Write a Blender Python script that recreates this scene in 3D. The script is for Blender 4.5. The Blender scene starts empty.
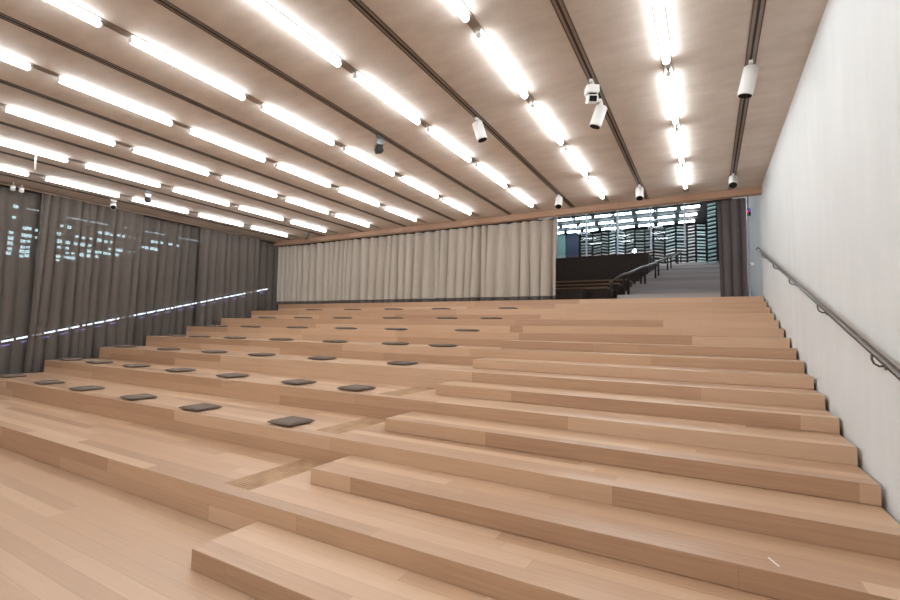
import bpy, bmesh, math, random
from mathutils import Vector, Matrix
random.seed(7)
sc = bpy.context.scene
COL = sc.collection
T = 0.6                      # depth of a half step
H = 0.153397                 # height of a half step
XB = -4.587                  # where the half steps begin
XL = -15.837                 # left end of the tiers
ZC = 2.553                   # ceiling above the landing
ZF = -18 * H                 # front floor
CAM = Vector((-1.102, -12.425, -0.904))
YAW, PITCH, ROLL, FPX = 0.512064, 0.066598, 0.018285, 459.333

# ------------------------------------------------------------------ camera
fw = Vector((-math.sin(YAW) * math.cos(PITCH), math.cos(YAW) * math.cos(PITCH), math.sin(PITCH)))
r0 = Vector((math.cos(YAW), math.sin(YAW), 0))
u0 = r0.cross(fw)
rt = r0 * math.cos(ROLL) + u0 * math.sin(ROLL)
up = -r0 * math.sin(ROLL) + u0 * math.cos(ROLL)
cd = bpy.data.cameras.new('camera')
cam = bpy.data.objects.new('camera', cd)
COL.objects.link(cam)
m = Matrix((rt, up, -fw)).transposed().to_4x4()
m.translation = CAM
cam.matrix_world = m
cd.sensor_width = 36
cd.lens = FPX / 900 * 36
cd.clip_start = .05
cd.clip_end = 300
sc.camera = cam


def project(P):
    d = Vector(P) - CAM
    z = d.dot(fw)
    return (450 + FPX * d.dot(rt) / z, 300 - FPX * d.dot(up) / z, z)


def in_frame(P, mg=0):
    x, y, z = project(P)
    return z > .1 and -mg < x < 900 + mg and -mg < y < 600 + mg


# ------------------------------------------------------------------ materials
def lin(r, g, b):
    f = lambda c: (c / 255 / 12.92) if c / 255 <= .04045 else ((c / 255 + .055) / 1.055) ** 2.4
    return (f(r), f(g), f(b), 1)


class NT:
    def __init__(self, name):
        self.m = bpy.data.materials.new(name)
        self.m.use_nodes = True
        self.t = self.m.node_tree
        self.t.nodes.clear()
        self.out = self.n('ShaderNodeOutputMaterial')

    def n(self, typ, **kw):
        nd = self.t.nodes.new(typ)
        for k, v in kw.items():
            setattr(nd, k, v)
        return nd

    def set(self, sock, v):
        if hasattr(v, 'is_linked') or isinstance(v, bpy.types.NodeSocket):
            self.t.links.new(v, sock)
        else:
            sock.default_value = v

    def math(self, op, a, b=0.0, c=0.0):
        nd = self.n('ShaderNodeMath', operation=op)
        for i, v in enumerate((a, b, c)):
            self.set(nd.inputs[i], v)
        return nd.outputs[0]

    def comb(self, x, y, z=0.0):
        nd = self.n('ShaderNodeCombineXYZ')
        for i, v in enumerate((x, y, z)):
            self.set(nd.inputs[i], v)
        return nd.outputs[0]

    def noise(self, vec, scale=1, detail=4, rough=.55):
        nd = self.n('ShaderNodeTexNoise')
        self.set(nd.inputs['Vector'], vec)
        nd.inputs['Scale'].default_value = scale
        nd.inputs['Detail'].default_value = detail
        nd.inputs['Roughness'].default_value = rough
        return nd.outputs[0]

    def ramp(self, fac, stops):
        nd = self.n('ShaderNodeValToRGB')
        e = nd.color_ramp.elements
        while len(e) < len(stops):
            e.new(.5)
        for i, (p, c) in enumerate(stops):
            e[i].position = p
            e[i].color = c
        self.set(nd.inputs[0], fac)
        return nd.outputs[0]

    def mix(self, fac, a, b, typ='MIX'):
        nd = self.n('ShaderNodeMix', data_type='RGBA', blend_type=typ)
        self.set(nd.inputs[0], fac)
        self.set(nd.inputs[6], a)
        self.set(nd.inputs[7], b)
        return nd.outputs[2]

    def bsdf(self, color, rough=.5, metal=0.0, spec=.5, bump=None, bump_d=.01, bump_s=.3):
        b = self.n('ShaderNodeBsdfPrincipled')
        self.set(b.inputs['Base Color'], color)
        self.set(b.inputs['Roughness'], rough)
        b.inputs['Metallic'].default_value = metal
        b.inputs['Specular IOR Level'].default_value = spec
        if bump is not None:
            bp = self.n('ShaderNodeBump')
            bp.inputs['Strength'].default_value = bump_s
            bp.inputs['Distance'].default_value = bump_d
            self.set(bp.inputs['Height'], bump)
            self.t.links.new(bp.outputs[0], b.inputs['Normal'])
        self.b = b
        return b.outputs[0]

    def done(self, shader):
        self.t.links.new(shader, self.out.inputs[0])
        return self.m

    def obj(self):
        return self.n('ShaderNodeTexCoord').outputs['Object']


def oak(name, dark, mid, light, rough=.42, board=2.3, spec=.45):
    t = NT(name)
    uv = t.n('ShaderNodeUVMap').outputs[0]
    sp = t.n('ShaderNodeSeparateXYZ')
    t.set(sp.inputs[0], uv)
    u, v = sp.outputs[0], sp.outputs[1]
    row = t.math('FLOOR', v)
    wn = t.n('ShaderNodeTexWhiteNoise', noise_dimensions='1D')
    t.set(wn.inputs['W'], row)
    uo = t.math('ADD', u, t.math('MULTIPLY', wn.outputs[0], 9.7))
    uc = t.math('DIVIDE', uo, board)
    col = t.math('FLOOR', uc)
    w2 = t.n('ShaderNodeTexWhiteNoise', noise_dimensions='2D')
    t.set(w2.inputs['Vector'], t.comb(col, row))
    tint = w2.outputs[0]
    fv, fu = t.math('FRACT', v), t.math('FRACT', uc)
    ev = t.math('LESS_THAN', t.math('MINIMUM', fv, t.math('SUBTRACT', 1.0, fv)), .012)
    eu = t.math('LESS_THAN', fu, .0013)
    seam = t.math('MAXIMUM', ev, eu)
    g1 = t.noise(t.comb(t.math('MULTIPLY', uo, .9), t.math('MULTIPLY', v, 5.0), t.math('MULTIPLY', tint, 31.0)), 1.6, 5, .6)
    g2 = t.noise(t.comb(t.math('MULTIPLY', uo, 3.0), t.math('MULTIPLY', v, 45.0), t.math('MULTIPLY', tint, 17.0)), 1.0, 3, .6)
    a = t.math('ADD', t.math('MULTIPLY', tint, .62), t.math('MULTIPLY', g1, .55))
    a = t.math('ADD', a, t.math('MULTIPLY', g2, .22))
    c = t.ramp(t.math('SUBTRACT', a, .2), [(0.05, dark), (.5, mid), (.95, light)])
    c = t.mix(t.math('MULTIPLY', seam, .3), c, lin(110, 76, 56), 'MIX')
    rg = t.math('ADD', rough - .08, t.math('MULTIPLY', g1, .16))
    return t.done(t.bsdf(c, rg, 0, spec, g2, .002, .12))


def plain(name, col, rough=.5, metal=0., spec=.5, var=.08, scale=6, bump=0):
    t = NT(name)
    o = t.obj()
    n = t.noise(o, scale, 4)
    d = tuple(c * (1 - var) for c in col[:3]) + (1,)
    l = tuple(min(1, c * (1 + var)) for c in col[:3]) + (1,)
    c = t.ramp(n, [(.3, d), (.7, l)])
    return t.done(t.bsdf(c, rough, metal, spec, n if bump else None, .004, bump))


def emit(name, col, s):
    t = NT(name)
    e = t.n('ShaderNodeEmission')
    e.inputs[0].default_value = col
    e.inputs[1].default_value = s
    return t.done(e.outputs[0])


def concrete(name, a, b, c, rough=.8, streak=False, spec=.3):
    t = NT(name)
    o = t.obj()
    big = t.noise(o, .7, 6, .6)
    mp = t.n('ShaderNodeMapping')
    t.set(mp.inputs[0], o)
    mp.inputs['Scale'].default_value = (2.2, 2.2, .35) if streak else (1, 2.6, 1)
    st = t.noise(mp.outputs[0], 1.6, 5, .6)
    fine = t.noise(o, 24, 4, .7)
    f = t.math('ADD', t.math('MULTIPLY', big, .45), t.math('ADD', t.math('MULTIPLY', st, .4), t.math('MULTIPLY', fine, .15)))
    col = t.ramp(f, [(.36, a), (.5, b), (.64, c)])
    return t.done(t.bsdf(col, rough, 0, spec, fine, .003, .12))


def fabric(name, col, transp=0.0, transl=.25, var=.1):
    t = NT(name)
    o = t.obj()
    n = t.noise(o, 60, 2)
    d = tuple(c * (1 - var) for c in col[:3]) + (1,)
    l = tuple(min(1, c * (1 + var)) for c in col[:3]) + (1,)
    c = t.ramp(n, [(.35, d), (.65, l)])
    s = t.bsdf(c, .9, 0, .1)
    tr = t.n('ShaderNodeBsdfTranslucent')
    t.set(tr.inputs[0], c)
    mx = t.n('ShaderNodeMixShader')
    mx.inputs[0].default_value = transl
    t.t.links.new(s, mx.inputs[1])
    t.t.links.new(tr.outputs[0], mx.inputs[2])
    out = mx.outputs[0]
    if transp > 0:
        tp = t.n('ShaderNodeBsdfTransparent')
        m2 = t.n('ShaderNodeMixShader')
        m2.inputs[0].default_value = transp
        t.t.links.new(out, m2.inputs[1])
        t.t.links.new(tp.outputs[0], m2.inputs[2])
        out = m2.outputs[0]
    return t.done(out)


def glass(name, tint=(.8, .9, .92, 1), fac=.12):
    t = NT(name)
    tp = t.n('ShaderNodeBsdfTransparent')
    tp.inputs[0].default_value = tint
    g = t.n('ShaderNodeBsdfGlossy')
    g.inputs['Roughness'].default_value = 0.0
    mx = t.n('ShaderNodeMixShader')
    mx.inputs[0].default_value = fac
    t.t.links.new(tp.outputs[0], mx.inputs[1])
    t.t.links.new(g.outputs[0], mx.inputs[2])
    return t.done(mx.outputs[0])


M = {}
M['oak'] = oak('oak_boards', lin(168, 130, 101), lin(200, 164, 133), lin(219, 188, 159), .37, 3.1, .85)
M['oakfloor'] = oak('oak_floor_boards', lin(174, 140, 113), lin(196, 163, 134), lin(210, 180, 151), .38, 3.1, .8)
M['groove'] = NT('grooved_oak').m
M['beam'] = oak('oak_beam', lin(168, 134, 112), lin(182, 148, 124), lin(192, 158, 134), .5)
M['ceil'] = concrete('ceiling_concrete', lin(186, 176, 168), lin(199, 190, 182), lin(211, 203, 196), .75)
M['wall'] = concrete('wall_concrete', lin(212, 215, 216), lin(217, 220, 221), lin(222, 225, 226), .7, True)
M['lobwall'] = concrete('lobby_wall_concrete', lin(90, 90, 96), lin(110, 110, 118), lin(128, 128, 136), .8, True)
M['rail'] = plain('dark_bronze', lin(84, 73, 66), .45, .3, .5)
M['pan'] = plain('track_grey', lin(142, 130, 121), .35, .2, .5)
M['slot'] = plain('slot_dark', lin(48, 42, 39), .6, .2, .4)
M['white'] = plain('white_enamel', lin(238, 238, 236), .4, 0, .5, .03)
M['black'] = plain('black_lens', lin(12, 12, 13), .7, 0, .2)
M['silver'] = plain('silver_metal', lin(150, 152, 156), .3, .8, .5)
M['steel'] = plain('brushed_steel', lin(112, 106, 102), .35, .85, .5, .1, 30)
M['cushion'] = fabric('cushion_felt', lin(124, 112, 104), 0, 0, .14)
M['curtback'] = fabric('beige_curtain', lin(188, 179, 168), 0, .03)
M['hem'] = fabric('dark_hem', lin(98, 92, 90), 0, .1)
M['curtleft'] = fabric('sheer_grey_curtain', lin(106, 98, 93), .11, .04)
M['curtright'] = fabric('dark_grey_curtain', lin(104, 96, 98), 0, .2)
M['tube'] = emit('tube_glow', (.935, .985, 1, 1), 20)
M['tubelob'] = emit('lobby_tube_glow', (.95, .96, 1, 1), 26)
M['led'] = emit('led_glow', (.72, .86, 1, 1), 16)
M['ledblue'] = emit('led_violet_glow', (.35, .32, 1, 1), 4)
M['lit'] = emit('dot_glow', (.80, .95, 1, 1), 7)  # glow of the boxes that imitate dots of light
M['litdim'] = emit('dim_strip_glow', (.9, .9, .95, 1), 3.2)  # glow of the bars that imitate faint tubes
M['star'] = emit('blue_lamp_glow', (.55, .68, 1, 1), 60)
M['red'] = emit('red_indicator', (1, .05, .15, 1), 1.2)
M['blue'] = emit('blue_indicator', (.1, .2, 1, 1), 1.0)
M['green'] = emit('green_indicator', (.05, .8, .3, 1), .6)
M['glass'] = glass('clear_glass', fac=.02)
M['dark'] = plain('dark_cladding', lin(34, 34, 38), .7)
M['darkwood'] = plain('dark_brown_wood', lin(62, 50, 44), .6, 0, .3, .2, 9)  # unlit look of the lobby tiers is put into this brown
M['nosing'] = plain('worn_wood_edge', lin(140, 112, 90), .55, 0, .4, .15, 9)
t = NT('grey_concrete')
mp = t.n('ShaderNodeMapping')
t.set(mp.inputs[0], t.obj())
mp.inputs['Scale'].default_value = (.08, .08, 2.4)
M['greystep'] = t.done(t.bsdf(t.ramp(t.noise(mp.outputs[0], 1.7, 3), [(.35, lin(158, 152, 152)), (.65, lin(204, 198, 194))]), .8, 0, .2))
M['slat'] = plain('grey_slat', lin(196, 200, 198), .45, .2, .5, .12, 3)
M['slatteal'] = plain('pale_teal_slat', lin(178, 210, 210), .4, .2, .5, .12, 3)
M['slatdark'] = plain('dark_slat', lin(150, 146, 140), .5, .2, .5, .12, 3)
M['teal'] = plain('teal_panel', lin(118, 144, 138), .6)
M['navy'] = plain('navy_panel', lin(38, 44, 66), .6)
M['pale'] = plain('pale_metal', lin(186, 192, 202), .4, .1, .5)
M['paper'] = plain('paper', lin(235, 235, 235), .8)
# grooved oak inlay: fine grooves along the strip
t = NT('grooved_oak_strip')
sp = t.n('ShaderNodeSeparateXYZ')
t.set(sp.inputs[0], t.obj())
w = t.math('SINE', t.math('MULTIPLY', sp.outputs[0], 2 * math.pi / .054))
n = t.noise(t.obj(), 5, 4)
c = t.ramp(t.math('ADD', t.math('MULTIPLY', w, .2), n), [(.3, lin(152, 120, 92)), (.75, lin(196, 160, 126))])
M['groove'] = t.done(t.bsdf(c, .6, 0, .25))


# ------------------------------------------------------------------ mesh helpers
class MB:
    def __init__(self):
        self.bm = bmesh.new()
        self.uv = self.bm.loops.layers.uv.new('UVMap')

    def box(self, lo, hi, uvmode=None, off=(0, 0), rows=None):
        v = [self.bm.verts.new((x, y, z)) for x in (lo[0], hi[0]) for y in (lo[1], hi[1]) for z in (lo[2], hi[2])]
        fs = []
        for q in ((0, 1, 3, 2), (4, 6, 7, 5), (0, 4, 5, 1), (2, 3, 7, 6), (0, 2, 6, 4), (1, 5, 7, 3)):
            fs.append(self.bm.faces.new([v[i] for i in q]))
        if uvmode:
            self.wooduv(fs, off, rows)
        return v

    def wooduv(self, fs, off=(0, 0), rows=None):
        ry, rz = rows or (.15, H)
        for f in fs:
            f.normal_update()
            n = f.normal
            for l in f.loops:
                p = l.vert.co
                if abs(n.z) > .5:
                    q = (p.x, p.y / ry + 200)
                elif abs(n.y) > .5:
                    q = (p.x + 3.3, p.z / rz + 100)
                else:
                    q = (p.y + 1.7, p.z / rz + 400)
                l[self.uv].uv = (q[0] + off[0], q[1] + off[1])

    def obox(self, c, ax, half):
        """oriented box: centre, three axes, half sizes"""
        v = []
        for a in (-1, 1):
            for b in (-1, 1):
                for d in (-1, 1):
                    v.append(self.bm.verts.new(Vector(c) + ax[0] * half[0] * a + ax[1] * half[1] * b + ax[2] * half[2] * d))
        for q in ((0, 1, 3, 2), (4, 6, 7, 5), (0, 4, 5, 1), (2, 3, 7, 6), (0, 2, 6, 4), (1, 5, 7, 3)):
            self.bm.faces.new([v[i] for i in q])

    def tube(self, pts, r, seg=12, caps=True):
        pts = [Vector(p) for p in pts]
        rings = []
        rr = r if isinstance(r, (list, tuple)) else [r] * len(pts)
        for i, p in enumerate(pts):
            d = (pts[min(i + 1, len(pts) - 1)] - pts[max(i - 1, 0)]).normalized()
            a = d.orthogonal().normalized() if i == 0 else (a - d * a.dot(d)).normalized()
            b = d.cross(a)
            rings.append([self.bm.verts.new(p + (a * math.cos(2 * math.pi * k / seg) + b * math.sin(2 * math.pi * k / seg)) * rr[i]) for k in range(seg)])
        for i in range(len(rings) - 1):
            for k in range(seg):
                f = self.bm.faces.new((rings[i][k], rings[i][(k + 1) % seg], rings[i + 1][(k + 1) % seg], rings[i + 1][k]))
                f.smooth = True
        if caps:
            self.bm.faces.new(list(reversed(rings[0])))
            self.bm.faces.new(rings[-1])

    def sphere(self, c, r, sub=2):
        bmesh.ops.create_icosphere(self.bm, subdivisions=sub, radius=r, matrix=Matrix.Translation(c))

    def build(self, name, mat, parent=None, bevel=0, loc=None):
        bmesh.ops.recalc_face_normals(self.bm, faces=self.bm.faces[:])
        me = bpy.data.meshes.new(name)
        self.bm.to_mesh(me)
        self.bm.free()
        me.materials.append(mat)
        o = bpy.data.objects.new(name, me)
        COL.objects.link(o)
        if loc is not None:
            me.transform(Matrix.Translation(-Vector(loc)))
            o.location = loc
        if parent is not None:
            o.parent = parent
            o.matrix_parent_inverse = Matrix.Translation(-parent.location) if parent.parent is None else Matrix.Identity(4)
        if bevel:
            b = o.modifiers.new('bevel', 'BEVEL')
            b.width = bevel
            b.segments = 1
        return o


def tag(o, label, cat, group=None, kind=None):
    o['label'] = label
    o['category'] = cat
    if group:
        o['group'] = group
    if kind:
        o['kind'] = kind
    return o


def thing(name, loc, label, cat, group=None):
    o = bpy.data.objects.new(name, None)
    COL.objects.link(o)
    o.location = loc
    o.empty_display_size = .1
    return tag(o, label, cat, group)


def struct(o, label=None):
    o['kind'] = 'structure'
    if label:
        o['label'] = label
    return o


def boxobj(name, lo, hi, mat, parent=None, uv=False, off=(0, 0), rows=None, bevel=0, loc=None):
    b = MB()
    b.box(lo, hi, uv, off, rows)
    return b.build(name, mat, parent, bevel, loc)


def dup(root, loc, label=None, group=None):
    r = root.copy()
    COL.objects.link(r)
    r.location = loc
    if label:
        r['label'] = label
    if group:
        r['group'] = group
    for ch in list(root.children):
        c = ch.copy()
        COL.objects.link(c)
        c.parent = r
        for g in list(ch.children):
            d = g.copy()
            COL.objects.link(d)
            d.parent = c
    return r


ORD = ['first', 'second', 'third', 'fourth', 'fifth', 'sixth', 'seventh', 'eighth', 'ninth', 'tenth', 'eleventh']

# ------------------------------------------------------------------ the setting
YB = -20.0
struct(boxobj('floor', (-17.6, YB, ZF - .2), (.03, 2 * T, ZF), M['oakfloor'], uv=True), 'oak plank floor in front of the stepped seating')
struct(boxobj('ceiling', (-16.4, YB, ZC), (.03, .1, ZC + .3), M['ceil']), 'taupe concrete ceiling with rows of tube lamps')
struct(boxobj('wall_right', (.03, YB, ZF - .2), (.33, 24, 6.4), M['wall']), 'off-white concrete wall along the stepped seating')
struct(boxobj('wall_front', (-17.6, YB - .3, ZF - .2), (.33, YB, 3.2), M['wall']))
struct(boxobj('trim_1', (-16.4, .1, 2.385), (.03, .30, ZC), M['beam'], uv=True, rows=(.4, .4), bevel=.004), 'oak beam along the rear edge of the ceiling')
struct(boxobj('trim_2', (-16.4, YB, 2.49), (-16.33, .1, ZC), M['beam'], uv=True, rows=(.4, .4)), 'thin oak edging along the left of the ceiling')
struct(boxobj('wall_header', (-16.4, .1, ZC + .3), (.03, .35, 6.1), M['lobwall']))  # unseen wall set above the beam to block light

# glazed left side behind the curtains
wl = bpy.data.objects.new('window_1', None)
COL.objects.link(wl)
wl.location = (-17.5, -9, ZF)
struct(wl, 'dark glazed side wall behind the sheer curtains')
y = YB
fr = MB()
while y < 1.0:
    fr.box((-17.55, y - .03, ZF), (-17.45, y + .03, 2.5))
    y += 1.866
fr.box((-17.55, YB, 2.5), (-17.45, 1, 2.9))
fr.build('window_frame', M['dark'], wl)
boxobj('pane', (-17.51, YB, ZF), (-17.49, 1, 2.5), M['glass'], wl)
struct(boxobj('wall_left', (-17.6, YB, 2.553), (-16.4, 1, 2.9), M['dark']))

# ------------------------------------------------------------------ oak tiers and half steps
tier_names = {0: 'oak landing tier at the very top, below the beige curtain'}
for i in range(1, 9):
    n = 9 - i
    tier_names[i] = f'wide oak seating tier, {ORD[n - 1]} up from the front floor'
tier_names[8] = 'wide oak seating tier without cushions, lowest one, rising from the front floor'
for i in range(9):
    k = 2 * i
    back = .9 if i == 0 else -(k - 2) * T
    tr = thing('seating_tier', (XL / 2, -k * T, ZF), tier_names[i], 'seating tier', 'oak seating tiers')
    boxobj('tier_body', (XL, -k * T, ZF), (0, back, -k * H), M['oak'], tr, True, (i * 5.37, i * 13), bevel=.004)
    if 6 <= i <= 8:   # grooved strip let into the tread beside the half step
        x0, x1 = (-5.31, -4.93)
        boxobj('grooved_strip', (x0, -k * T + .16, -k * H - .003), (x1, -(k - 2) * T - .02, -k * H + .001), M['groove'], tr)['label'] = 'brown grooved inlay strip'
for j in range(9):
    k = 2 * j + 1
    lb = 'oak half step, lowest one, lying on the front floor' if j == 8 else (
        'oak half step right below the top landing' if j == 0 else f'oak half step, {ORD[8 - j]} up from the front floor')
    o = boxobj('half_step', (XB, -k * T, -k * H - H + .0015), (0, -(k - 1) * T - .001, -k * H), M['oak'], None, True, (40 + j * 3.91, 7 + j * 11), bevel=.004, loc=(XB / 2, -k * T, -k * H - H))
    tag(o, lb, 'step', 'oak half steps')
_ps = tag(boxobj('paper_scrap', (-.775, -8.91, -15 * H), (-.763, -8.80, -15 * H + .004), M['paper'], loc=(-.769, -8.86, -15 * H)), 'small white paper scrap lying on an oak half step', 'scrap')
_ps.rotation_euler = (0, 0, .4)

# ------------------------------------------------------------------ cushions
def cushion_mesh():
    b = MB()
    N = 16
    a, th = .215, .060
    grid = {}
    for side in (0, 1):
        for i in range(N + 1):
            for j in range(N + 1):
                s, t_ = i / N * 2 - 1, j / N * 2 - 1
                # squared pillow: sides pulled in a little between the corners
                pin = .06
                x = a * s * (1 - pin * (1 - t_ * t_) * abs(s))
                y = a * t_ * (1 - pin * (1 - s * s) * abs(t_))
                e = max(0.0, (1 - s ** 6) * (1 - t_ ** 6)) ** .45
                z = th / 2 + (th / 2) * e * (1 if side == 0 else -1) * (1 if side == 0 else .98)
                if side == 0:
                    z -= .006 * math.exp(-(s * s + t_ * t_) * 3)
                edge = i in (0, N) or j in (0, N)
                if side == 1 and edge:
                    grid[(1, i, j)] = grid[(0, i, j)]
                else:
                    grid[(side, i, j)] = b.bm.verts.new((x, y, z))
        for i in range(N):
            for j in range(N):
                f = b.bm.faces.new([grid[(side, i, j)], grid[(side, i + 1, j)], grid[(side, i + 1, j + 1)], grid[(side, i, j + 1)]])
                f.smooth = True
    bmesh.ops.recalc_face_normals(b.bm, faces=b.bm.faces[:])
    me = bpy.data.meshes.new('seat_cushion')
    b.bm.to_mesh(me)
    b.bm.free()
    me.materials.append(M['cushion'])
    return me


CM = cushion_mesh()
CUSH = {
    14: [(-15.02, -8.06), (-13.02, -8.09), (-11.39, -8.10), (-9.52, -8.13), (-7.76, -8.15), (-5.856, -8.13)],
    12: [(-15.35, -6.84), (-13.86, -6.84), (-12.26, -6.82), (-10.56, -6.83), (-8.85, -6.86), (-7.13, -6.85), (-5.85, -6.87)],
    10: [(-15.31, -5.62), (-13.11, -5.65), (-11.285, -5.62), (-9.667, -5.58), (-7.91, -5.53), (-5.936, -5.53)],
    8: [(x, -8 * T + .33) for x in (-14.86, -13.72, -12.15, -10.37, -8.58, -6.88, -5.71)],
    6: [(x, -6 * T + .31) for x in (-14.64, -13.09, -11.13, -9.33, -7.72, -5.78)],
    4: [(x, -4 * T + .30) for x in (-13.85, -12.18, -10.55, -8.71, -6.99, -5.73)],
    2: [(x, -2 * T + .30) for x in (-12.94, -11.22, -9.58, -7.87, -5.78)],
}
ROWN = {14: 'front row', 12: 'second row', 10: 'third row', 8: 'fourth row', 6: 'fifth row', 4: 'sixth row', 2: 'topmost row'}
for k, L in CUSH.items():
    for n, (x, y) in enumerate(L):
        o = bpy.data.objects.new('seat_cushion', CM)
        COL.objects.link(o)
        o.location = (x, y, -k * H + .001)
        o.rotation_euler = (0, 0, random.uniform(-.12, .12))
        where = 'rightmost' if n == len(L) - 1 else ('leftmost' if n == 0 else f'{ORD[n]} from the left curtain')
        tag(o, f'dark grey square cushion, {where} in the {ROWN[k]} of cushions', 'cushion', 'grey cushions on the tiers')

# ------------------------------------------------------------------ ceiling: channels, tracks, tubes
P_ = 1.866
ROWX = [-1.5 - P_ * i for i in range(8)]
ROWX = [-1.5, -3.35, -5.20, -7.08, -8.96, -10.83, -12.75, -14.68]
TRX = [-.58, -2.42, -4.29, -6.13, -7.99, -9.88, -11.72, -13.55, -15.40]


def channel(x, name, label, cat, group, w, depth, y1):
    t_ = thing(name, (x, -10, ZC), label, cat, group)
    boxobj('channel_pan', (x - w + .012, YB + .1, ZC - .006), (x + w - .012, y1, ZC - .002), M['pan'], t_)
    for s in (-1, 1):
        boxobj('channel_flange', (x + s * (w - .006) - .006, YB + .1, ZC - depth), (x + s * (w - .006) + .006, y1, ZC - .002), M['rail'] if cat == 'track' else M['pan'], t_)
    if cat == 'track':
        boxobj('conductor_bar', (x - .012, YB + .1, ZC - .014), (x + .012, y1, ZC - .006), M['slot'], t_)
    return t_


for i, x in enumerate(ROWX):
    channel(x, 'ceiling_lamp_channel', f'dark recessed lamp channel, {ORD[i]} lamp row from the white wall', 'lamp channel', 'lamp channels in the ceiling', .058, .011, -.12)
for i, x in enumerate(TRX):
    channel(x, 'ceiling_track', f'dark metal lighting track, {ORD[i]} track from the white wall', 'track', 'lighting tracks on the ceiling', .058, .013, .06)


def lamp_proto(length, mat, r, label):
    root = thing('ceiling_tube_lamp', (0, 0, 0), label, 'lamp', 'glowing ceiling tubes')
    b = MB()
    b.tube([(0, -length / 2 + .03, 0), (0, length / 2 - .03, 0)], r, 10, True)
    b.build('tube', mat, root)
    for s in (-1, 1):
        b = MB()
        b.tube([(0, s * (length / 2 - .03), 0), (0, s * length / 2, 0)], r * .8, 10)
        b.build('end_cap', M['white'], root)
        b = MB()
        b.box((-.012, s * (length / 2 - .02) - .008, r * .5), (.012, s * (length / 2 - .02) + .008, .048))
        b.build('lamp_holder', M['white'], root)
    return root


proto = lamp_proto(1.58, M['tube'], .041, '')
first = True
for i, x in enumerate(ROWX):
    for k in range(10):
        yc = -.70 - .78 - P_ * k
        if yc < YB + .9:
            continue
        vis = any(in_frame((x, yc + s * .39, ZC - .08), 2) for s in (-2, -1, 0, 1, 2))
        lab = (f'glowing tube lamp, {ORD[k]} from the oak beam in {ORD[i]} lamp row from white wall' if vis
               else 'glowing tube lamp over the front floor, beyond the edge of the picture')
        loc = (x, yc, ZC - .055)
        if first:
            proto.location = loc
            proto['label'] = lab
            first = False
        else:
            dup(proto, loc, lab)


# ------------------------------------------------------------------ spotlights
def spotlight(x, y, aim, label, length=.31, r=.085, drop=.07, white=True):
    root = thing('spotlight', (x, y, ZC - .034), label, 'spotlight', 'spotlights on the ceiling tracks')
    mt = M['white'] if white else M['silver']
    boxobj('track_adapter', (x - .022, y - .07, ZC - .062), (x + .022, y + .07, ZC - .023), mt, root)
    aim = Vector(aim).normalized()
    top = Vector((x, y, ZC - .06 - drop))
    b = MB()
    b.tube([(x, y, ZC - .06), top], .014, 10)
    b.build('stem', mt, root)
    a = top - aim * .05
    e = top + aim * (length - .05)
    b = MB()
    b.tube([a, a + aim * .012, a + aim * .014, e - aim * .03, e], [r * .82, r * .96, r, r, r * .97], 24)
    hs = b.build('housing', mt, root)
    b = MB()
    b.tube([e, e + aim * .004], r * .9, 24)
    b.build('lens', M['black'], hs)
    return root


spotlight(-4.30, -5.92, (.30, .10, -1), 'white cylindrical spotlight, alone halfway along the third track')
spotlight(-2.43, -5.62, (-.34, -.05, -1), 'white cylindrical spotlight hanging just behind the boxy white fixture', drop=.1)
spotlight(-.58, -5.75, (-.22, .05, -1), 'white cylindrical spotlight nearest the white wall and the viewpoint', length=.36)
spotlight(-2.43, -1.2, (.05, -.5, -1), 'white cylindrical spotlight near the beam on second track from white wall', length=.3)
spotlight(-.58, -1.15, (-.08, -.75, -1), 'white cylindrical spotlight near the beam on the track nearest white wall', length=.26)
spotlight(-4.30, -1.25, (.08, -.6, -1), 'white cylindrical spotlight near the beam above the beige curtain\'s right end', length=.3)
spotlight(-13.55, -.75, (0, -.4, -1), 'small dark spotlight in the far left corner by the beam', length=.2, r=.05, white=False)


def box_fixture(x, y, label, white=True, rz=0.0):
    root = thing('box_spotlight', (x, y, ZC - .034), label, 'spotlight', 'boxy fixtures on the ceiling tracks')
    mt = M['white'] if white else M['silver']
    boxobj('track_adapter', (x - .022, y - .07, ZC - .062), (x + .022, y + .07, ZC - .023), mt, root)
    b = MB()
    b.tube([(x, y, ZC - .06), (x, y, ZC - .1)], .014, 10)
    b.build('stem', mt, root)
    ax = [Vector((math.cos(rz), math.sin(rz), 0)), Vector((-math.sin(rz), math.cos(rz), 0)), Vector((0, 0, 1))]
    b = MB()
    b.obox((x, y, ZC - .155), ax, (.085, .075, .055))
    b.build('upper_housing', mt, root, .012)
    ax2 = [ax[0], (ax[1] + ax[2] * .35).normalized(), (ax[2] - ax[1] * .35).normalized()]
    b = MB()
    b.obox((x, y, ZC - .275), ax2, (.07, .062, .052))
    hd = b.build('lamp_head', mt if white else M['slot'], root, .012)
    b = MB()
    b.obox((x, y, ZC - .215), ax, (.05, .05, .012))
    b.build('swivel', M['slot'], root)
    b = MB()
    b.obox(Vector((x, y, ZC - .275)) - ax2[1] * .064, ax2, (.05, .004, .036))
    b.build('lens', M['black'], hd)
    return root


box_fixture(-2.43, -6.22, 'boxy white two-part fixture on second track from the white wall', True, .5)
box_fixture(-6.15, -6.12, 'silver and black boxy spotlight on fourth track from the white wall', False, -.6)
box_fixture(-13.55, -6.15, 'silver and black boxy spotlight above the sheer curtain, among far-left lamps', False, -.4)
spotlight(-15.40, -6.1, (.7, -.3, -.5), 'white spotlight close to the left edge above the sheer grey curtain', length=.3, r=.07)
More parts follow.
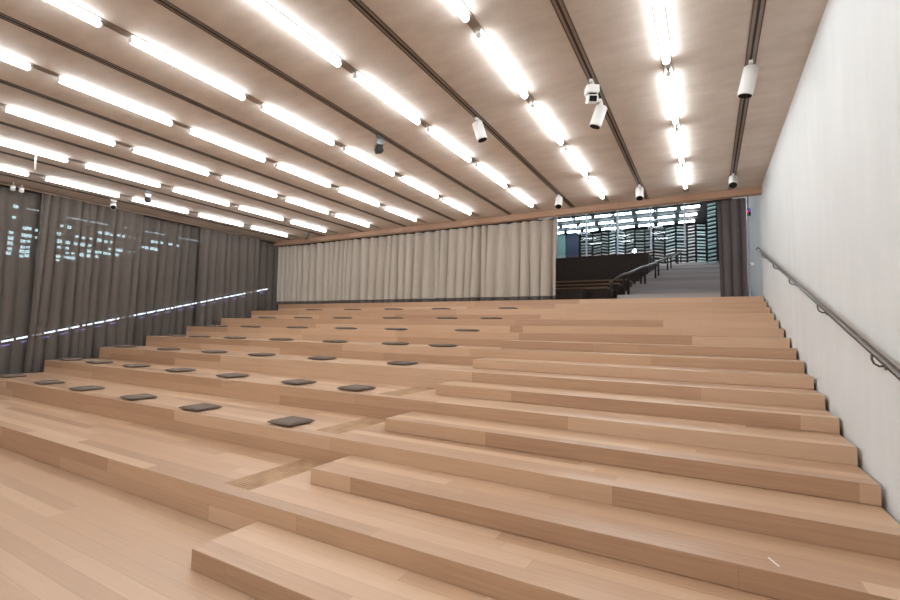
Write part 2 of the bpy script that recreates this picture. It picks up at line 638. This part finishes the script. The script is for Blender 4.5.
# pair of small white spotlights at the far left, hung under the edging
for n, yy in enumerate((-8.02, -7.86)):
    root = thing('small_spotlight', (-16.0, yy, 2.49), f'tiny white spotlight by the sheer curtain top, {"left" if n == 0 else "right"} one of a pair', 'spotlight', 'pair of tiny white spotlights')
    b = MB()
    b.tube([(-16.0, yy, ZC), (-16.0, yy, 2.46)], .012, 8)
    b.build('stem', M['white'], root)
    b = MB()
    b.tube([(-16.0, yy, 2.46), (-15.95, yy - .02, 2.36)], .05, 14)
    b.build('housing', M['white'], root)
# white rod hanging from the ceiling
b = MB()
b.tube([(-12.75, -8.68, ZC), (-12.75, -8.68, ZC - .42)], .016, 10)
b.tube([(-12.75, -8.68, ZC - .02), (-12.75, -8.68, ZC)], .05, 12)
tag(b.build('hanging_rod', M['white'], loc=(-12.75, -8.68, ZC)), 'thin white rod hanging down from the ceiling among far-left tubes', 'rod')


# ------------------------------------------------------------------ curtains
def curtain(name, p0, p1, z0, z1, fold, amp, mat, label, cat='curtain', group=None, hem=0.0, seed=1, lean=0.0, gather=1.0, loc=None):
    rnd = random.Random(seed)
    p0, p1 = Vector(p0), Vector(p1)
    L = (p1 - p0).length
    d = (p1 - p0).normalized()
    nrm = Vector((-d.y, d.x, 0))
    # irregular folds
    knots = [0.0]
    while knots[-1] < L:
        knots.append(knots[-1] + fold * rnd.uniform(.55, 1.45))
    sc_ = L / knots[-1]
    knots = [q * sc_ for q in knots]
    amps = [amp * rnd.uniform(.5, 1.25) for _ in knots]
    sh = [rnd.uniform(-.28, .28) * fold for _ in knots]
    nz = 9
    S = []
    for i in range(len(knots) - 1):
        for q in range(10):
            S.append((i, q / 10))
    S.append((len(knots) - 2, 1.0))

    def pos(i, q, zf):
        s = knots[i] + (knots[i + 1] - knots[i]) * q
        a = amps[i] * (1 - q) + amps[i + 1] * q
        # rounded pleat with a tighter valley
        c = math.cos(2 * math.pi * q)
        off = a * (1 - 2 * (.5 + .5 * c) ** 1.8) * (.7 + .3 * (1 - zf)) * .5
        along = (sh[i] * (1 - q) + sh[i + 1] * q) * (1 - zf) + lean * (1 - zf) + .22 * fold * math.sin(2 * math.pi * q) * (.6 + .4 * (1 - zf))
        s2 = min(max(s + along, 0 if lean == 0 else -9), L if lean == 0 else L + 9)
        return p0 + d * s2 + nrm * off
    def sheet(za, zb, nz):
        b = MB()
        rows = []
        for j in range(nz + 1):
            z = za + (zb - za) * j / nz
            zf = (z - z0) / (z1 - z0)
            rows.append([b.bm.verts.new((*pos(i, q, zf)[:2], z)) for i, q in S])
        for j in range(nz):
            for i in range(len(S) - 1):
                f = b.bm.faces.new((rows[j][i], rows[j][i + 1], rows[j + 1][i + 1], rows[j + 1][i]))
                f.smooth = True
        return b
    base = loc or ((p0 + p1) / 2).to_tuple()[:2] + (z0,)
    root = thing(name, base, label, cat, group)
    o = sheet(z0 + hem, z1, nz).build('fabric_panel', mat, root)
    if hem:
        sheet(z0, z0 + hem, 2).build('hem', M['hem'], root)
    return root


YC = .34
curtain('curtain', (-16.32, YC + .08, 0), (-4.83, YC + .08, 0), .012, 2.37, .31, .28, M['curtback'], 'long beige pleated curtain hanging behind the top oak landing', hem=.13, seed=4)
curtain('curtain', (-.86, YC + .06, 0), (-.27, YC + .06, 0), .012, 2.37, .20, .15, M['curtright'], 'narrow dark grey gathered curtain at the right of the rear opening', seed=12)
b = MB()
b.box((-16.3, YC + .03, 2.37), (-.28, YC + .09, 2.385))
tag(b.build('curtain_rail', M['slot'], loc=(-8, YC + .06, 2.37)), 'dark curtain rail under the oak beam', 'rail')
b = MB()
b.box((-16.32, -16.0, 2.475), (-16.2, .3, 2.49))
tag(b.build('curtain_rail', M['slot'], loc=(-16.26, -6, 2.475)), 'dark curtain rail under the left ceiling edging', 'rail')
XC = -16.28
ys = [-12.0, -7.25, -5.10, -2.98, -.95, .25]
nm = ['nearest the viewpoint', 'second from the viewpoint', 'in the middle of five', 'second from the far corner', 'at the far corner']
for i in range(5):
    ov = .16
    off = .12 if i % 2 else -.12
    curtain('curtain', (XC + off, ys[i] - ov, 0), (XC + off, ys[i + 1] + ov, 0), ZF + .03, 2.475, .27, .16, M['curtleft'],
            'sheer dark grey curtain panel on the left side, ' + nm[i], group='sheer curtain panels on the left', seed=30 + i, lean=(0, -.12, -.05, 0, 0)[i] or 0)

# light strip beyond the curtains, following the slope of the tiers
root = thing('light_strip', (-16.95, -4, -.4), 'sloping bluish white light strip shining through the sheer left curtains', 'light strip')
A, B = Vector((-16.95, -11.5, -2.37)), Vector((-16.95, .45, .70))
d = (B - A).normalized()
b = MB()
q = 0.0
Lq = (B - A).length
while q < Lq - .3:  # gaps imitate the curtain folds dimming a continuous strip
    b.tube([A + d * q, A + d * (q + .24)], .022, 8)
    q += .30
b.build('bright_strip', M['led'], root)
b = MB()
q = .1
while q < Lq - .3:
    b.tube([A + d * q - Vector((0, 0, .115)), A + d * (q + .2) - Vector((0, 0, .115))], .014, 8)
    q += .42
b.build('violet_strip', M['ledblue'], root)
for k in range(8):
    p = A + (B - A) * (k / 7)
    b = MB()
    b.tube([(p.x - .03, p.y, ZF), (p.x - .03, p.y, p.z)], .012, 8)
    b.build('strip_post', M['dark'], root)

# added dark board; glowing boxes on it stand in for dots of light
FX = -26.0


def ray_x(px, py, X):
    dd = rt * ((px - 450) / FPX) + up * ((300 - py) / FPX) + fw
    s = (X - CAM.x) / dd.x
    return CAM + dd * s


dots = [(x / 8, 195 + y / 8) for x, y in ((128, 92), (115, 178), (202, 265), (237, 268), (195, 322), (235, 325), (300, 282), (335, 282), (297, 340), (325, 342), (187, 370), (230, 370), (182, 415), (225, 418), (322, 392), (177, 450), (220, 452), (312, 430), (172, 488), (215, 485), (308, 465), (305, 498), (90, 300), (87, 345), (83, 385), (78, 430), (70, 465), (497, 247), (558, 258), (472, 310), (478, 370), (545, 380), (475, 417), (540, 425), (467, 490), (525, 497), (550, 500), (462, 520), (540, 463), (585, 467), (585, 505))]
dots += [(65 + x / 8, 205 + y / 8) for x, y in ((97, 252), (150, 263), (88, 310), (142, 316), (210, 270), (200, 325), (282, 220), (278, 282), (192, 368), (188, 406), (255, 377), (278, 377), (255, 412), (135, 398), (338, 228), (372, 238), (432, 243), (470, 250), (515, 260), (560, 265), (330, 292), (375, 298), (357, 352), (322, 386), (352, 390), (420, 360), (448, 363), (416, 398), (552, 325), (518, 375), (548, 377))]
dots += [(130 + x / 8, 215 + y / 8) for x, y in ((105, 257), (135, 262), (178, 268), (210, 275), (185, 212), (215, 218), (258, 222), (320, 232), (345, 238), (385, 245))]
root = thing('glow_dot_board', (FX - .3, 0, -6), 'dark added board with rows of small glowing dots seen through the sheer left curtains', 'light dots')
boxobj('dark_board', (FX - .6, -22, -6), (FX - .05, 22, 9), M['dark'], root)
for n, (px, py) in enumerate(dots):
    p = ray_x(px, py, FX)
    s = random.uniform(.7, 1.2)
    boxobj('glow_dot', (FX - .05, p.y - .07 * s, p.z - .065 * s), (FX, p.y + .07 * s, p.z + .065 * s), M['lit'], root)
for (x0, y0), (x1, y1) in (((26.9, 208), (41, 211.5)), ((67.5, 217), (87.5, 221)), ((89.4, 221.3), (108.7, 224.8)), ((125, 227.5), (138, 229.4)), ((144.4, 231.3), (165, 234.4)), ((178.7, 237.5), (202.5, 242))):
    a, c_ = ray_x(x0, y0, FX), ray_x(x1, y1, FX)
    zz = (a.z + c_.z) / 2
    boxobj('glow_strip', (FX - .05, a.y, zz - .025), (FX, c_.y, zz + .025), M['litdim'], root)  # glowing bars stand in for faint tubes of light

# ------------------------------------------------------------------ handrail on the white wall
SL = H / T
hr = thing('handrail', (-.02, -5, 0), 'steel handrail sloping down along the off-white wall', 'handrail')
pts = []
Z0 = 1.035
b = MB()
b.tube([(-.05, .42, Z0 + .42 * SL), (-.05, -11.5, Z0 - 11.5 * SL)], .024, 16)
rb = b.build('rail', M['steel'], hr)
b = MB()
b.tube([(-.05, .36, Z0 + .36 * SL), (-.05, .45, Z0 + .45 * SL)], .034, 16)
b.build('end_cap', M['slot'], rb)
for yy in (-.44, -2.33, -4.14, -6.07, -7.92, -9.8):
    b = MB()
    zr = Z0 + yy * SL
    pts = [(.028, yy, zr - .115), (-.01, yy, zr - .118), (-.038, yy, zr - .10), (-.05, yy, zr - .07), (-.05, yy, zr - .02)]
    b.tube(pts, .008, 10)
    bk = b.build('bracket', M['steel'], hr)
    b = MB()
    b.tube([(.029, yy, zr - .115), (.021, yy, zr - .115)], .03, 14)
    b.build('wall_plate', M['steel'], bk)

# ------------------------------------------------------------------ lobby beyond the opening
struct(boxobj('floor_lobby', (-12.3, .9, -.3), (.03, 22, 0), M['greystep']), 'grey lobby floor beyond the rear opening')
struct(boxobj('ceiling_lobby', (-12.6, .35, 5.85), (.03, 22, 6.1), M['dark']))
struct(boxobj('wall_lobby_left', (-12.6, .95, -.3), (-12.3, 22, 6.1), M['dark']))
b = MB()
for k in range(15):
    b.box((-3.35, 1.3 + k, .2 * k), (-.30, (16.3 if k < 14 else 20.2), .2 * (k + 1)))
tag(b.build('concrete_stair', M['greystep'], loc=(-2, 1.3, 0)), 'broad pale grey stair rising beyond the rear opening', 'stair')
for i in range(5):
    y0 = (1.6, 2.8, 4.0, 5.2, 10.0)[i]
    top = (.44, .60, .84, 1.10, 2.80)[i]
    x1 = (-4.45, -3.9, -3.75, -3.6, -3.42)[i]
    lab = 'dark wooden lobby tier, ' + ('lowest one, a dark box behind the beige curtain end' if i == 0 else
          ('topmost one with a tall dark front' if i == 4 else f'{ORD[i]} up from the lobby floor'))
    tr = thing('lobby_tier', (-7, y0, 0), lab, 'seating tier', 'dark tiers in the lobby')
    y1 = (2.8, 4.0, 5.2, 10.0, 13.0)[i]
    boxobj('tier_body', (-11, y0 + .02, .001), (x1, y1, top - .06), M['darkwood'], tr)
    boxobj('tier_top', (-11, y0, top - .06), (x1, y1, top), M['nosing'] if 0 < i < 4 else M['darkwood'], tr)

# balustrade between dark tiers and grey stair
rl = thing('balustrade', (-3.2, 8, 0), 'dark metal balustrade climbing between the dark tiers and grey stair', 'railing')
posts = [(608, 297), (624, 297), (628.5, 296), (641, 287), (645, 286), (655.5, 280), (658.5, 277.5), (667.5, 272), (671, 270.5), (678, 266), (681, 263.5)]
pp = []
for px, py in posts:
    dd = rt * ((px - 450) / FPX) + up * ((300 - py) / FPX) + fw
    # where the pixel's ray meets the slope of the grey stair
    s = (.2 * (CAM.y - 1.0) - CAM.z) / (dd.z - .2 * dd.y)
    p = CAM + dd * s
    pp.append((p.x, p.y, p.z))
tops = []
pp = [(-3.31, p[1], p[2]) if n == 0 else p for n, p in enumerate(pp)]
for n, (x, y, z) in enumerate(pp):
    zs = .2 * max(0, math.floor(y - .3))
    tp = .2 * (y - 1.0) + .68
    if n == 0:
        x, y, zs, tp = -3.48, 1.15, 0, .56
    b = MB()
    b.tube([(x, y, zs + .003), (x, y, tp)], .035, 8)
    b.build('post', M['slot'], rl)
    tops.append((x, y, tp))
b = MB()
b.tube([(tops[0][0], tops[0][1] - .1, tops[0][2])] + tops[1:], .04, 8)
b.build('top_rail', M['steel'], rl)

# lobby tube lamps (across the lobby)
lp = thing('ceiling_tube_lamp', (0, 0, 0), '', 'lamp', 'lobby ceiling tubes')
b = MB()
b.tube([(-.42, 0, 0), (.42, 0, 0)], .055, 8)
b.build('tube', M['tubelob'], lp)
b = MB()
b.box((-.5, -.05, .05), (.5, .05, .11))
b.build('lamp_body', M['dark'], lp)
first = True
for r_ in range(4):
    for c_ in range(8):
        x = -1.65 - 1.1 * c_ - .15 * r_ + (.0)
        loc = (x, 12.45 + 1.7 * r_, 5.74)
        lab = f'white lobby tube, {ORD[c_]} from right in the {ORD[r_]} lobby lamp row below the beam'
        if first:
            lp.location = loc
            lp['label'] = lab
            first = False
        else:
            dup(lp, loc, lab)

# slender pale mullions of the glazed screen
gs = thing('glazed_screen', (-5, 12.2, 2.0), 'glass screen with slender pale uprights in the lobby', 'glass screen')
for x in (-8.27, -6.67, -5.09, -3.51, -2.01):
    b = MB()
    zb = 2.802 if x < -3.8 else 3.3
    b.box((x - .04, 12.16, zb), (x + .04, 12.24, 5.845))
    b.build('upright', M['pale'], gs)
boxobj('pane', (-8.27, 12.195, 3.3), (-2.01, 12.205, 5.84), M['glass'], gs)
# boards at the back left
tag(boxobj('wall_panel', (-10.6, 18.6, 3.0), (-9.55, 18.75, 5.83), M['teal'], loc=(-10.1, 18.6, 3)), 'grey-green wall panel at the lobby back beside the curtain end', 'panel')
tag(boxobj('wall_panel', (-9.5, 18.65, 3.0), (-8.65, 18.75, 5.83), M['navy'], loc=(-9.1, 18.6, 3)), 'dark navy wall panel at the lobby back', 'panel')
struct(boxobj('floor_upper', (-12.3, 16.3, .001), (-3.36, 20.3, 3.0), M['darkwood']))
struct(boxobj('wall_lobby_back', (-12.3, 20.4, -.3), (.03, 20.7, 6.1), M['dark']))

# stacks of horizontal slats
rnd = random.Random(5)
x = -8.55
n = 0
sn = 0
while x < -.25:
    w_ = rnd.uniform(.42, .62)
    if x < -8:
        w_ = .75
    x1 = min(x + w_, -.2)
    tilt = rnd.uniform(.15, .35) * (1 if n % 2 else -1)
    if x < -8:
        tilt = 0
    mt = M[('slat', 'slatdark', 'slatteal', 'slat', 'slatdark')[rnd.randrange(5)]]
    dep = (18.9 if x < -1.5 else 13.85) + rnd.uniform(-.1, .1)
    b = MB()
    zb = 3.002 if dep > 15 else 2.603
    z = zb + .12
    while z < 5.75:
        ax = [Vector((math.cos(.2 * tilt), 0, math.sin(.6 * tilt))).normalized(), Vector((0, 1, 0)), Vector((0, 0, 1))]
        b.obox(((x + x1) / 2, dep + rnd.uniform(-.05, .05), z + rnd.uniform(-.02, .02)), ax, ((x1 - x) / 2 - .04, .12, .035))
        z += .20
    root = thing('slat_stack', ((x + x1) / 2, dep, 2.8), f'stack of horizontal slats against the lobby back, {ORD[n] if n < 11 else "one"} from the left' if n < 11 else
                 f'stack of horizontal slats against the lobby back, {ORD[0]} from the right', 'slats', 'stacks of slats at the lobby back')
    b.build('slat_pack', mt, root)
    for s in (-1, 1):
        boxobj('upright', ((x + x1) / 2 + s * ((x1 - x) / 2 - .03) - .012, dep + .1, zb), ((x + x1) / 2 + s * ((x1 - x) / 2 - .03) + .012, dep + .13, 5.83), M['slot'], root)
    x = x1 + .03
    n += 1
stacks = [o for o in COL.objects if o.name.startswith('slat_stack')]
stacks.sort(key=lambda o: o.location.x)
for n, o in enumerate(stacks):
    k = len(stacks) - 1 - n
    o['label'] = 'stack of horizontal slats at the lobby back, ' + (f'{ORD[n]} stack from the left' if n < len(stacks) // 2 else f'{ORD[k]} stack from the right')

# bright bluish lamp on the topmost dark tier
root = thing('floor_lamp', (-4.2, 11.6, 2.8), 'small dazzling blue-white lamp on top of the dark tiers', 'lamp')
b = MB()
b.tube([(-4.2, 11.6, 2.80), (-4.2, 11.6, 3.10)], .03, 10)
b.build('stand', M['slot'], root)
b = MB()
b.sphere((-4.2, 11.6, 3.19), .085, 3)
b.build('bulb', M['star'], root)
# pale jamb and small devices on the right wall
struct(boxobj('trim_3', (-.245, .45, .001), (-.205, .52, 2.9), M['pale']), 'slim pale jamb beside the dark curtain')
boxes = thing('wall_mount_indicator', (-.22, .43, 2.0), 'tiny device with red, blue and green lights on the pale jamb', 'device')
boxobj('device_body', (-.245, .42, 1.95), (-.17, .449, 2.13), M['black'], boxes)
boxobj('red_light', (-.243, .412, 2.01), (-.218, .42, 2.10), M['red'], boxes)
boxobj('blue_light', (-.200, .412, 2.05), (-.175, .42, 2.12), M['blue'], boxes)
boxobj('green_light', (-.235, .412, 1.955), (-.21, .42, 1.98), M['green'], boxes)
wf = thing('wall_fitting', (-.18, .44, .78), 'small white fitting low on the pale jamb', 'fitting')
b = MB()
b.tube([(-.215, .449, .79), (-.19, .42, .79)], .02, 12)
b.build('arm', M['silver'], wf)
b = MB()
b.sphere((-.17, .39, .79), .05, 2)
b.build('globe', M['white'], wf)

# lamps of the lobby nearer than the strip seen under the beam
for r_ in range(5):
    for c_ in range(0, 8, 2):
        dup(lp, (-1.65 - 1.1 * c_, 2.2 + 2 * r_, 5.74), 'white lobby tube over the near lobby stair, hidden above the beam')

# ------------------------------------------------------------------ world and colour
w = bpy.data.worlds.new('night')
sc.world = w
w.use_nodes = True
bg = w.node_tree.nodes['Background']
bg.inputs[0].default_value = (.012, .016, .03, 1)
bg.inputs[1].default_value = 1
sc.view_settings.view_transform = 'Standard'
sc.view_settings.look = 'None'
sc.view_settings.exposure = 0
sc.view_settings.gamma = 1
sc.view_settings.use_curve_mapping = False
sc.cycles.use_denoising = True
sc.cycles.max_bounces = 8
sc.cycles.diffuse_bounces = 5
sc.cycles.transparent_max_bounces = 12
sc.cycles.sample_clamp_indirect = 8
